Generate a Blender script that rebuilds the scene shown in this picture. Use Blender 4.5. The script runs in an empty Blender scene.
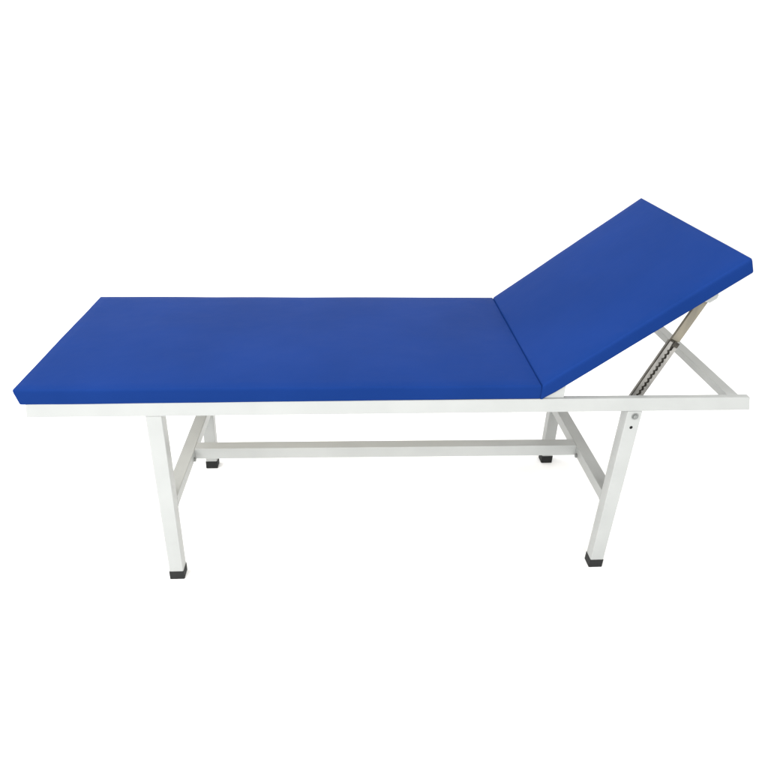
import bpy, bmesh, math, random
from mathutils import Vector, Matrix, noise

sc = bpy.context.scene
C = sc.collection

# ------------------------------------------------------------------ camera
cam_d = bpy.data.cameras.new("camera")
cam = bpy.data.objects.new("camera", cam_d)
C.objects.link(cam)
right = Vector((0.9972358, -0.0695884, 0.0260414))
up = Vector((0.0198369, 0.5871149, 0.8092605))
fwd = Vector((0.0716044, 0.8065070, -0.5868724))
cam.matrix_world = Matrix(((right.x, up.x, -fwd.x, 0.79413),
                           (right.y, up.y, -fwd.y, -1.40224),
                           (right.z, up.z, -fwd.z, 1.31452),
                           (0, 0, 0, 1)))
cam_d.sensor_width = 36.0
cam_d.lens = 629.2927 / 768 * 36
cam_d.shift_x = (384 - 401.247) / 768
cam_d.shift_y = (494.399 - 384) / 768
cam_d.clip_start = 0.05
cam_d.clip_end = 200
sc.camera = cam

# ------------------------------------------------------------------ world
w = bpy.data.worlds.new("World")
sc.world = w
w.use_nodes = True
bg = w.node_tree.nodes["Background"]
bg.inputs[0].default_value = (1.0, 0.985, 0.94, 1)
bg.inputs[1].default_value = 0.58

# ------------------------------------------------------------------ studio lamps
def softbox(name, loc, target, sx, sy, watts, col=(1, 1, 1)):
    d = bpy.data.lights.new(name, 'AREA')
    d.shape = 'RECTANGLE'; d.size = sx; d.size_y = sy; d.energy = watts; d.color = col
    o = bpy.data.objects.new(name, d); C.objects.link(o)
    o.location = loc
    o.rotation_euler = (Vector(target) - Vector(loc)).to_track_quat('-Z', 'Y').to_euler()
    return o
softbox("key_softbox", (-1.3, -2.4, 2.4), (0.6, 0.3, 0.3), 2.2, 1.8, 118)
softbox("fill_softbox", (1.7, -2.8, 2.6), (1.0, 0.3, 0.3), 2.4, 1.6, 122)
softbox("left_softbox", (-2.6, 0.35, 2.3), (0.5, 0.32, 0.3), 1.6, 1.6, 74)
softbox("top_fill", (0.1, 0.3, 3.7), (1.1, 0.35, 0.6), 2.2, 1.6, 115)  # added lamp, unseen, brightens the pads and backrest
softbox("backdrop_fill", (0.9, 1.6, 4.4), (0.9, 4.4, 0.8), 6.0, 1.2, 40)  # added lamp, unseen, keeps the sweep white behind the bed

sc.view_settings.view_transform = 'Standard'
sc.view_settings.look = 'None'
sc.view_settings.exposure = 0.0
sc.view_settings.gamma = 1.0
sc.view_settings.use_curve_mapping = False

# ------------------------------------------------------------------ materials
def mat(name, col, rough=0.5, metal=0.0, spec=0.5):
    m = bpy.data.materials.new(name); m.use_nodes = True
    b = m.node_tree.nodes["Principled BSDF"]
    b.inputs["Base Color"].default_value = (*col, 1)
    b.inputs["Roughness"].default_value = rough
    b.inputs["Metallic"].default_value = metal
    b.inputs["Specular IOR Level"].default_value = spec
    return m, m.node_tree, b

def noise_mix(nt, b, c0, c1, scale, detail=4, lo=0.35, hi=0.65, stretch=None):
    tc = nt.nodes.new("ShaderNodeTexCoord")
    n = nt.nodes.new("ShaderNodeTexNoise")
    n.inputs["Scale"].default_value = scale; n.inputs["Detail"].default_value = detail
    if stretch:
        mp = nt.nodes.new("ShaderNodeMapping"); mp.inputs["Scale"].default_value = stretch
        nt.links.new(tc.outputs["Object"], mp.inputs[0]); nt.links.new(mp.outputs[0], n.inputs[0])
    else:
        nt.links.new(tc.outputs["Object"], n.inputs[0])
    r = nt.nodes.new("ShaderNodeValToRGB")
    r.color_ramp.elements[0].position = lo; r.color_ramp.elements[0].color = (*c0, 1)
    r.color_ramp.elements[1].position = hi; r.color_ramp.elements[1].color = (*c1, 1)
    nt.links.new(n.outputs["Fac"], r.inputs[0])
    nt.links.new(r.outputs[0], b.inputs["Base Color"])
    return tc

def bump(nt, b, kind, scale, strength, dist, tc=None, detail=3):
    tc = tc or nt.nodes.new("ShaderNodeTexCoord")
    n = nt.nodes.new("ShaderNodeTexNoise" if kind == 'noise' else "ShaderNodeTexVoronoi")
    n.inputs["Scale"].default_value = scale
    if kind == 'noise': n.inputs["Detail"].default_value = detail
    nt.links.new(tc.outputs["Object"], n.inputs["Vector"])
    bp = nt.nodes.new("ShaderNodeBump")
    bp.inputs["Strength"].default_value = strength; bp.inputs["Distance"].default_value = dist
    nt.links.new(n.outputs["Fac" if kind == 'noise' else "Distance"], bp.inputs["Height"])
    nt.links.new(bp.outputs[0], b.inputs["Normal"])

VINYL, nt, b = mat("blue_vinyl", (.0045, .0225, .118), 0.42, 0, 0.012)
tc = noise_mix(nt, b, (.0050, .0222, .112), (.0060, .0250, .126), 3.5, 5)
# leather grain over a slow unevenness of the stretched vinyl
bump(nt, b, 'voronoi', 900, .10, .0004, tc)
n = nt.nodes.new("ShaderNodeTexNoise"); n.inputs["Scale"].default_value = 11; n.inputs["Detail"].default_value = 3
nt.links.new(tc.outputs["Object"], n.inputs["Vector"])
slow = nt.nodes.new("ShaderNodeBump"); slow.inputs["Strength"].default_value = .22; slow.inputs["Distance"].default_value = .006
nt.links.new(n.outputs["Fac"], slow.inputs["Height"])
nt.links.new(slow.outputs[0], b.inputs["Normal"].links[0].from_node.inputs["Normal"])

PAINT, nt, b = mat("white_powder_coat", (.305, .311, .300), 0.38, 0, 0.4)
tc = noise_mix(nt, b, (.302, .311, .304), (.322, .331, .324), 9, 6)
bump(nt, b, 'noise', 420, .12, .0004, tc)

RUBBER, nt, b = mat("black_rubber", (.011, .0115, .0115), 0.7, 0, 0.25)
bump(nt, b, 'noise', 500, .3, .0006)

STEEL, nt, b = mat("galvanised_steel", (.22, .21, .19), 0.48, 0.5)
tc = noise_mix(nt, b, (.17, .165, .155), (.27, .262, .245), 60, 5, stretch=(1, 1, .25))
bump(nt, b, 'noise', 300, .15, .0004, tc)

BEIGE, nt, b = mat("zinc_plated_bar", (.25, .22, .16), 0.45, 0.3)
noise_mix(nt, b, (.15, .138, .110), (.205, .185, .140), 40, 5, stretch=(1, 1, .2))

DARK, nt, b = mat("dark_steel", (.035, .032, .026), 0.5, 0.5)
noise_mix(nt, b, (.02, .018, .014), (.055, .05, .04), 120, 4)

PLY, nt, b = mat("plywood", (.6, .5, .36), 0.6, 0, 0.3)
noise_mix(nt, b, (.50, .455, .37), (.60, .55, .46), 7, 6, stretch=(.6, 6, 1))

BOLT, nt, b = mat("bolt_steel", (.2, .205, .2), 0.5, 0.4)
noise_mix(nt, b, (.15, .158, .153), (.22, .228, .222), 200, 3)

HOLE, nt, b = mat("hole_shade_disc", (.008, .008, .008), 0.9, 0, 0.1)

SWEEP, nt, b = mat("white_paper_backdrop", (.93, .93, .93), 0.95, 0, 0.0)
bump(nt, b, 'noise', 6, .05, .002)

# ------------------------------------------------------------------ mesh helpers
BASE = Vector((0.91, 0.32, 0.0))

def finish(name, bm, m, parent=None, bevel=0.0, seg=3, smooth=True):
    bmesh.ops.recalc_face_normals(bm, faces=bm.faces)
    me = bpy.data.meshes.new(name); bm.to_mesh(me); bm.free()
    me.materials.append(m)
    o = bpy.data.objects.new(name, me); C.objects.link(o)
    if parent is not None:
        o.parent = parent
        o.location = -BASE if parent.parent is None else (0, 0, 0)
    if smooth:
        me.polygons.foreach_set("use_smooth", [True] * len(me.polygons))
    if bevel:
        bv = o.modifiers.new("bevel", 'BEVEL')
        bv.width = bevel; bv.segments = seg; bv.limit_method = 'ANGLE'
        bv.angle_limit = math.radians(35); bv.harden_normals = True
    return o

def hexa(bm, p):
    """eight corners: bottom ring 0-3, top ring 4-7"""
    v = [bm.verts.new(q) for q in p]
    for f in ((3, 2, 1, 0), (4, 5, 6, 7), (0, 1, 5, 4), (1, 2, 6, 5), (2, 3, 7, 6), (3, 0, 4, 7)):
        bm.faces.new([v[i] for i in f])

def box(bm, x0, x1, y0, y1, z0, z1):
    hexa(bm, [(x0, y0, z0), (x1, y0, z0), (x1, y1, z0), (x0, y1, z0),
              (x0, y0, z1), (x1, y0, z1), (x1, y1, z1), (x0, y1, z1)])

def prism(bm, pts, y0, y1):
    """polygon in x,z pushed along y"""
    a = [bm.verts.new((x, y0, z)) for x, z in pts]
    c = [bm.verts.new((x, y1, z)) for x, z in pts]
    bm.faces.new(a); bm.faces.new(c[::-1])
    n = len(pts)
    for i in range(n):
        bm.faces.new((a[i], a[(i + 1) % n], c[(i + 1) % n], c[i]))

def disc(bm, c, axis, r, h, n=24):
    """short cylinder starting at c and running h along axis"""
    ax = Vector(axis).normalized()
    s = ax.orthogonal().normalized(); t = ax.cross(s)
    c = Vector(c)
    lo = [bm.verts.new(c + (s * math.cos(k * math.tau / n) + t * math.sin(k * math.tau / n)) * r) for k in range(n)]
    hi = [bm.verts.new(q.co + ax * h) for q in lo]
    bm.faces.new(lo[::-1]); bm.faces.new(hi)
    for k in range(n):
        bm.faces.new((lo[k], lo[(k + 1) % n], hi[(k + 1) % n], hi[k]))

def pad_mesh(L, W, H, r=0.0048, rt=0.0095, rb=0.004, crown=0.003, inset=0.006, seed=0.0, mitre=0):
    """upholstered slab: rounded box, slightly crowned, pulled in towards its base; x 0..L, y 0..W, z 0..H"""
    def cuts(a, n):
        e = [0, .15, .3, .5, .75, 1]
        s = [r * q for q in e]
        mid = [r + (a - 2 * r) * k / n for k in range(1, n)]
        return s + mid + [a - q for q in reversed(s)]
    xs, ys = cuts(L, max(8, int(L / .03))), cuts(W, max(8, int(W / .03)))
    e = [0, .15, .3, .5, .75, 1]
    zs = [rb * q for q in e] + [rb + (H - rb - rt) * k / 4 for k in range(1, 4)] + [H - rt * q for q in reversed(e)]
    bm = bmesh.new(); cache = {}
    def V(i, j, k):
        key = (i, j, k)
        if key in cache: return cache[key]
        q = Vector((xs[i], ys[j], zs[k]))
        inn = Vector((min(max(q.x, r), L - r), min(max(q.y, r), W - r), min(max(q.z, rb), H - rt)))
        rz = rt if q.z > H / 2 else rb
        d = q - inn
        d = Vector((d.x / r, d.y / r, d.z / rz))
        if d.length > 1e-9:
            d.normalize()
            p = inn + Vector((d.x * r, d.y * r, d.z * rz))
        else:
            p = q
        fx = 2 * p.x / L - 1; fy = 2 * p.y / W - 1; fz = p.z / H
        cr = (1 - abs(fx) ** 6) * (1 - abs(fy) ** 4)
        p.z += crown * cr * fz
        nz = noise.noise(Vector((q.x * 5 + seed, q.y * 5, seed))) * .0013 + noise.noise(Vector((q.x * 16, q.y * 16 + seed, 3.1))) * .00025
        p.z += nz * fz
        sway = noise.noise(Vector((q.x * 7 + seed, q.y * 7, 9.0))) * .0010
        k2 = inset * (1 - fz)
        if mitre > 0:
            p.z -= .0042 * (1 - fz) * max(0.0, 1 - p.x / 1.1)   # foam settles over the rail at the foot end
        if mitre == 0 or fx * mitre < 0:
            p.x -= fx ** 3 * k2 * 1.2
        if mitre < 0:      # foot of the raised pad is squashed against the flat one
            p.x -= (H - p.z) * math.tan(ANG) * max(0.0, 1 - q.x / .09)
        p.y -= fy ** 3 * sway
        cache[key] = bm.verts.new(p)
        return cache[key]
    nx, ny, nz_ = len(xs) - 1, len(ys) - 1, len(zs) - 1
    for i in range(nx):
        for j in range(ny):
            for k in (0, nz_):
                bm.faces.new((V(i, j, k), V(i + 1, j, k), V(i + 1, j + 1, k), V(i, j + 1, k)))
    for i in range(nx):
        for k in range(nz_):
            for j in (0, ny):
                bm.faces.new((V(i, j, k), V(i + 1, j, k), V(i + 1, j, k + 1), V(i, j, k + 1)))
    for j in range(ny):
        for k in range(nz_):
            for i in (0, nx):
                bm.faces.new((V(i, j, k), V(i, j + 1, k), V(i, j + 1, k + 1), V(i, j, k + 1)))
    return bm

# ------------------------------------------------------------------ the setting: a white paper sweep
bm = bmesh.new()
prof = [(-7.0, 0.0), (-2.0, 0.0), (1.0, 0.0), (3.0, 0.0)]
R = 1.6
for k in range(1, 25):
    a = k / 24 * math.pi / 2
    prof.append((3.0 + R * math.sin(a), R - R * math.cos(a)))
prof.append((3.0 + R, 7.0))
rows = [[bm.verts.new((x, y, z)) for x in (-9.0, 11.0)] for y, z in prof]
for a, c in zip(rows, rows[1:]):
    bm.faces.new((a[0], a[1], c[1], c[0]))
sweep = finish("backdrop", bm, SWEEP)
sweep["kind"] = "structure"
sweep["label"] = "seamless white paper backdrop under and behind the bed"

# ------------------------------------------------------------------ the bed
bed = bpy.data.objects.new("examination_bed", None)
C.objects.link(bed)
bed.location = BASE
bed["label"] = "blue padded examination bed on a white steel frame with raised backrest"
bed["category"] = "examination bed"

ZT, TH = 0.62007, 0.0364
ZB = ZT - TH                        # pad underside, top of the rails
HR, DR, T = 0.038, 0.018, 0.04      # rail height and depth, leg tube
ZR = ZB - HR                        # rail underside
X1, YF, W = 1.26249, -0.0018, 0.6632
RX1 = 1.8255
YB = 0.5922                         # far legs
YE = YB + T                         # outer face of the far rail
ANG = 0.6292
CA, SA = math.cos(ANG), math.sin(ANG)
G = 0.0006

# pads
bm = pad_mesh(X1 + .0018 + 0.011, W, TH, seed=1.3, mitre=1)
bmesh.ops.translate(bm, verts=bm.verts, vec=(-0.011, YF, ZB + G))
finish("mattress", bm, VINYL, bed)

bm = pad_mesh(0.5351, W, TH, seed=7.7, mitre=-1)
mt = Matrix(((CA, 0, -SA, X1), (0, 1, 0, YF), (SA, 0, CA, ZT), (0, 0, 0, 1))) @ Matrix.Translation((G, 0, -TH))
bmesh.ops.transform(bm, matrix=mt, verts=bm.verts)
for v in bm.verts:
    v.co.z = max(v.co.z, ZB + G)
o = finish("backrest", bm, VINYL, bed)
o["label"] = "raised blue vinyl backrest pad"
bm = bmesh.new(); box(bm, .0505, X1 - .004, .0188, YE - .0188, ZB - .0125, ZB - .0045)  # unseen board, added to block blue bounce and warm the bars below
finish("base_bounce_board", bm, PLY, bed, .0008, 2)
bm = bmesh.new(); box(bm, .05, .515, .088, W - .088, -TH - .0095, -TH - .0006)  # unseen board, added for pale bounce beneath the backrest
bmesh.ops.transform(bm, matrix=Matrix(((CA, 0, -SA, X1), (0, 1, 0, YF), (SA, 0, CA, ZT), (0, 0, 0, 1))), verts=bm.verts)
finish("backrest_bounce_board", bm, PLY, bed, .0008, 2)
def under(l):   # point on the underside of the raised backrest
    return (X1 + l * CA + TH * SA, ZT + l * SA - TH * CA)

# rails
for y0, y1 in ((0, DR), (YE - DR, YE)):
    bm = bmesh.new()
    hexa(bm, [(0, y0, ZR), (RX1 + .006, y0, ZR), (RX1 + .006, y1, ZR), (0, y1, ZR),
              (.010, y0, ZB), (RX1 - .006, y0, ZB), (RX1 - .006, y1, ZB), (.010, y1, ZB)])
    finish("side_rail", bm, PAINT, bed, .0022)
bm = bmesh.new(); box(bm, RX1 - .0287 - .03, RX1 - .0287, DR, YE - DR, ZB - .0205, ZB - .0005)
finish("end_rail", bm, PAINT, bed, .0018)
bm = bmesh.new(); box(bm, .02, .05, DR, YE - DR, ZB - .0205, ZB - .0005)
finish("end_rail", bm, PAINT, bed, .0018)

# legs, each with its rubber foot
def lean(x, s, z): return x + s * (ZR - z) / ZR
LEGS = ((0.28075, -0.03902), (1.50175, 0.00812))
HF = 0.0315
for x, s in LEGS:
    for y in (0.0, YB):
        bm = bmesh.new()
        a, t = lean(x, s, HF - .004), lean(x, s, ZR)
        hexa(bm, [(a, y, HF - .004), (a + T, y, HF - .004), (a + T, y + T, HF - .004), (a, y + T, HF - .004),
                  (t, y, ZR), (t + T, y, ZR), (t + T, y + T, ZR), (t, y + T, ZR)])
        leg = finish("leg", bm, PAINT, bed, .0025)
        bm = bmesh.new()
        e = .0012
        a, t = lean(x, s, 0.0005), lean(x, s, HF)
        hexa(bm, [(a - e, y - e, .0005), (a + T + e, y - e, .0005), (a + T + e, y + T + e, .0005), (a - e, y + T + e, .0005),
                  (t - e, y - e, HF), (t + T + e, y - e, HF), (t + T + e, y + T + e, HF), (t - e, y + T + e, HF)])
        finish("rubber_foot", bm, RUBBER, leg, .0022)
        if x > 1:
            ax = (0, -1, 0) if y == 0 else (0, 1, 0)
            yy = -.0002 if y == 0 else y + T + .0002
            bm = bmesh.new()
            disc(bm, (1.5242, yy, .5315), ax, .0092, .0016)
            disc(bm, (1.5242, yy + ax[1] * .0016, .5315), ax, .0066, .005, 6)
            finish("bolt", bm, BOLT, leg, .0006, 2)
            bm = bmesh.new(); disc(bm, (1.5218, yy, .498), ax, .0042, .0005)  # flat dark disc, the shade inside the hole put into its colour
            finish("hole_shade_disc", bm, HOLE, leg)

# crossbars between the legs of each end, and the long stretcher between them
ZC = (0.2727, 0.2649)
HC = 0.0345
bars = []
for (x, s), zc in zip(LEGS, ZC):
    bm = bmesh.new()
    a, t = lean(x, s, zc - HC), lean(x, s, zc)
    i = .0008
    hexa(bm, [(a + i, T, zc - HC), (a + T - i, T, zc - HC), (a + T - i, YB, zc - HC), (a + i, YB, zc - HC),
              (t + i, T, zc), (t + T - i, T, zc), (t + T - i, YB, zc), (t + i, YB, zc)])
    bars.append(finish("crossbar", bm, PAINT, bed, .0025))
def weld(pts, name_parent):
    bm = bmesh.new()
    for a, c in zip(pts, pts[1:]):
        a, c = Vector(a), Vector(c)
        k = max(2, int((c - a).length / .0034))
        for i in range(k):
            p = a.lerp(c, (i + .5) / k)
            m = Matrix.Translation(p + Vector((random.uniform(-1, 1), random.uniform(-1, 1), random.uniform(-1, 1))) * .0003)
            bmesh.ops.create_icosphere(bm, subdivisions=2, radius=random.uniform(.0021, .0028), matrix=m)
    finish("weld_bead", bm, PAINT, name_parent)
random.seed(11)
for bar, (x, s), zc in zip(bars, LEGS, ZC):
    x0, x1 = lean(x, s, zc) + .002, lean(x, s, zc) + T - .002
    xb = lean(x, s, zc - HC)
    for y in (T + .0005, YB - .0005):
        weld([(xb + .0012, y, zc - HC + .002), (x0, y, zc), (x1, y, zc), (xb + T - .0012, y, zc - HC + .002)], bar)
YS, HS = 0.289, 0.037
xa0, xa1 = lean(*LEGS[0], ZC[0] - HS) + T, lean(*LEGS[0], ZC[0]) + T
xb0, xb1 = lean(*LEGS[1], ZC[1] - HS), lean(*LEGS[1], ZC[1])
bm = bmesh.new()
d = -.0008
hexa(bm, [(xa0 + d, YS, ZC[0] - HS), (xb0 - d, YS, ZC[1] - HS), (xb0 - d, YS + T, ZC[1] - HS), (xa0 + d, YS + T, ZC[0] - HS),
          (xa1 + d, YS, ZC[0] + .0006), (xb1 - d, YS, ZC[1] + .0006), (xb1 - d, YS + T, ZC[1] + .0006), (xa1 + d, YS + T, ZC[0] + .0006)])
stretcher = finish("stretcher", bm, PAINT, bed, .0022)
weld([(xa1, YS, ZC[0] - .002), (xa0 + .0005, YS, ZC[0] - HC)], stretcher)
weld([(xb1, YS, ZC[1] - .002), (xb0 - .0005, YS, ZC[1] - HC)], stretcher)
for bar, xx, ax, z in ((bars[0], lean(*LEGS[0], .246) + T - .0008, 1, .246), (bars[1], lean(*LEGS[1], .238) + .0008, -1, .238)):
    bm = bmesh.new(); disc(bm, (xx, YS - .018, z), (ax, 0, 0), .0075, .005, 6)
    finish("bolt", bm, BOLT, bar, .0006, 2)

# hinge plates that carry the foot of the backrest
for y in (.005, YE - .013):
    bm = bmesh.new()
    x0, x1 = 1.268, 1.3262
    zu = lambda x: under(0)[1] + (x - under(0)[0]) * SA / CA - .0006
    prism(bm, [(x0, ZB + G * .5), (x1, ZB + G * .5), (x1, zu(x1)), (under(0)[0] + .003, zu(under(0)[0] + .003)), (x0, ZB + .003)], y, y + .008)
    finish("hinge_plate", bm, PAINT, bed, .0008, 2)

# ratchet props: a slotted channel that pivots on the leg bolt and a bar that slides in it
P0 = Vector((1.5245, 0, .532)); P1 = Vector((1.6515, 0, .8415))
AX = (P1 - P0).normalized(); NX = Vector((AX.z, 0, -AX.x))
def sp(l, n):
    q = P0 + AX * l + NX * n
    return (q.x, q.z)
LC = 0.196            # channel length up to the collar
LT = (P1 - P0).length
hw = .0148            # half width of the channel
def prop(y0, sgn):
    random.seed(4)
    Y = lambda a, c: (min(y0 + sgn * a, y0 + sgn * c), max(y0 + sgn * a, y0 + sgn * c))
    # front plate in two halves that leave a zigzag slot
    bm = bmesh.new()
    n = 13
    step = (LC - .04) / n
    left, rgt = [], []
    for k in range(n):
        l = .024 + k * step
        v = random.uniform(.85, 1.15)
        left += [(l, -.0016), (l + step * .5 * v, -.0064), (l + step * .66, -.0022)]
        rgt += [(l, .0052), (l + step * .5 * v, .0014), (l + step * .7, .0052)]
    lo, hi = -.016, LC
    prism(bm, [sp(lo, -hw), sp(hi, -hw)] + [sp(hi, -.0045), sp(hi - .010, -.0045)] + [sp(*q) for q in reversed(left)] + [sp(.020, -.003), sp(.020, 0.0), sp(lo, 0.0)], *Y(0, .0022))
    prism(bm, [sp(lo, 0.0), sp(.020, 0.0), sp(.020, .004)] + [sp(*q) for q in rgt] + [sp(hi - .010, .0048), sp(hi, .0048), sp(hi, hw), sp(lo, hw)], *Y(0, .0022))
    for s in (-1, 1):   # folded side flanges
        prism(bm, [sp(lo, s * hw), sp(hi, s * hw), sp(hi, s * (hw - .002)), sp(lo, s * (hw - .002))], *Y(.0022, .013))
    ch = finish("slotted_channel", bm, STEEL, bed, .0004, 1)
    bm = bmesh.new()    # added backing bar, its dark colour stands for the shade in the slot
    prism(bm, [sp(lo + .01, -.0115), sp(hi - .002, -.0115), sp(hi - .002, .0115), sp(lo + .01, .0115)], *Y(.0042, .0085))
    finish("slot_backing", bm, DARK, ch, .0004, 1)
    bm = bmesh.new()    # dark strip along the left edge
    prism(bm, [sp(.02, -hw - .0012), sp(hi + .001, -hw - .0012), sp(hi + .001, -hw + .0004), sp(.02, -hw + .0004)], *Y(-.0004, .0035))
    finish("channel_edge", bm, DARK, ch, .0003, 1)
    bm = bmesh.new()
    prism(bm, [sp(LC - .03, -.0118), sp(LT + .008, -.0118), sp(LT + .008, .0118), sp(LC - .03, .0118)], *Y(.0088, .0125))
    prism(bm, [sp(LC + .0045, -.0118), sp(LT + .008, -.0118), sp(LT + .008, .0118), sp(LC + .0045, .0118)], *Y(.0030, .0086))
    finish("slide_bar", bm, BEIGE, bed, .0009, 2)
    bm = bmesh.new()    # spring catch that closes the channel
    prism(bm, [sp(LC - .009, -.004), sp(LC + .004, -.004), sp(LC + .003, hw - .003), sp(LC - .009, hw - .003)], *Y(-.004, -.0003))
    prism(bm, [sp(LC + .0006, -hw + .002), sp(LC + .0038, -hw + .002), sp(LC + .0038, -.0042), sp(LC + .0006, -.0042)], *Y(-.002, .0022))
    finish("catch", bm, DARK, ch, .0006, 2)
    bm = bmesh.new()    # lug under the backrest that holds the bar
    base = under(.463); q = lambda l, h: (base[0] + l * CA + h * SA, base[1] + l * SA - h * CA)
    prism(bm, [q(-.045, .0005), q(-.004, .0005), q(-.006, .030), q(-.012, .036), q(-.030, .036), q(-.045, .02)], *Y(-.0035, -.0005))
    prism(bm, [q(-.045, .0005), q(-.004, .0005), q(-.004, .0035), q(-.045, .0035)], *Y(-.0005, .03))
    lug = finish("lug", bm, PAINT, bed, .0008, 2)
    bm = bmesh.new()
    disc(bm, (P1.x, y0 - sgn * .0036, P1.z), (0, -sgn, 0), .006, .004, 6)
    finish("bolt", bm, BOLT, lug, .0005, 2)
prop(.0455, 1)
prop(YB - .0055, -1)
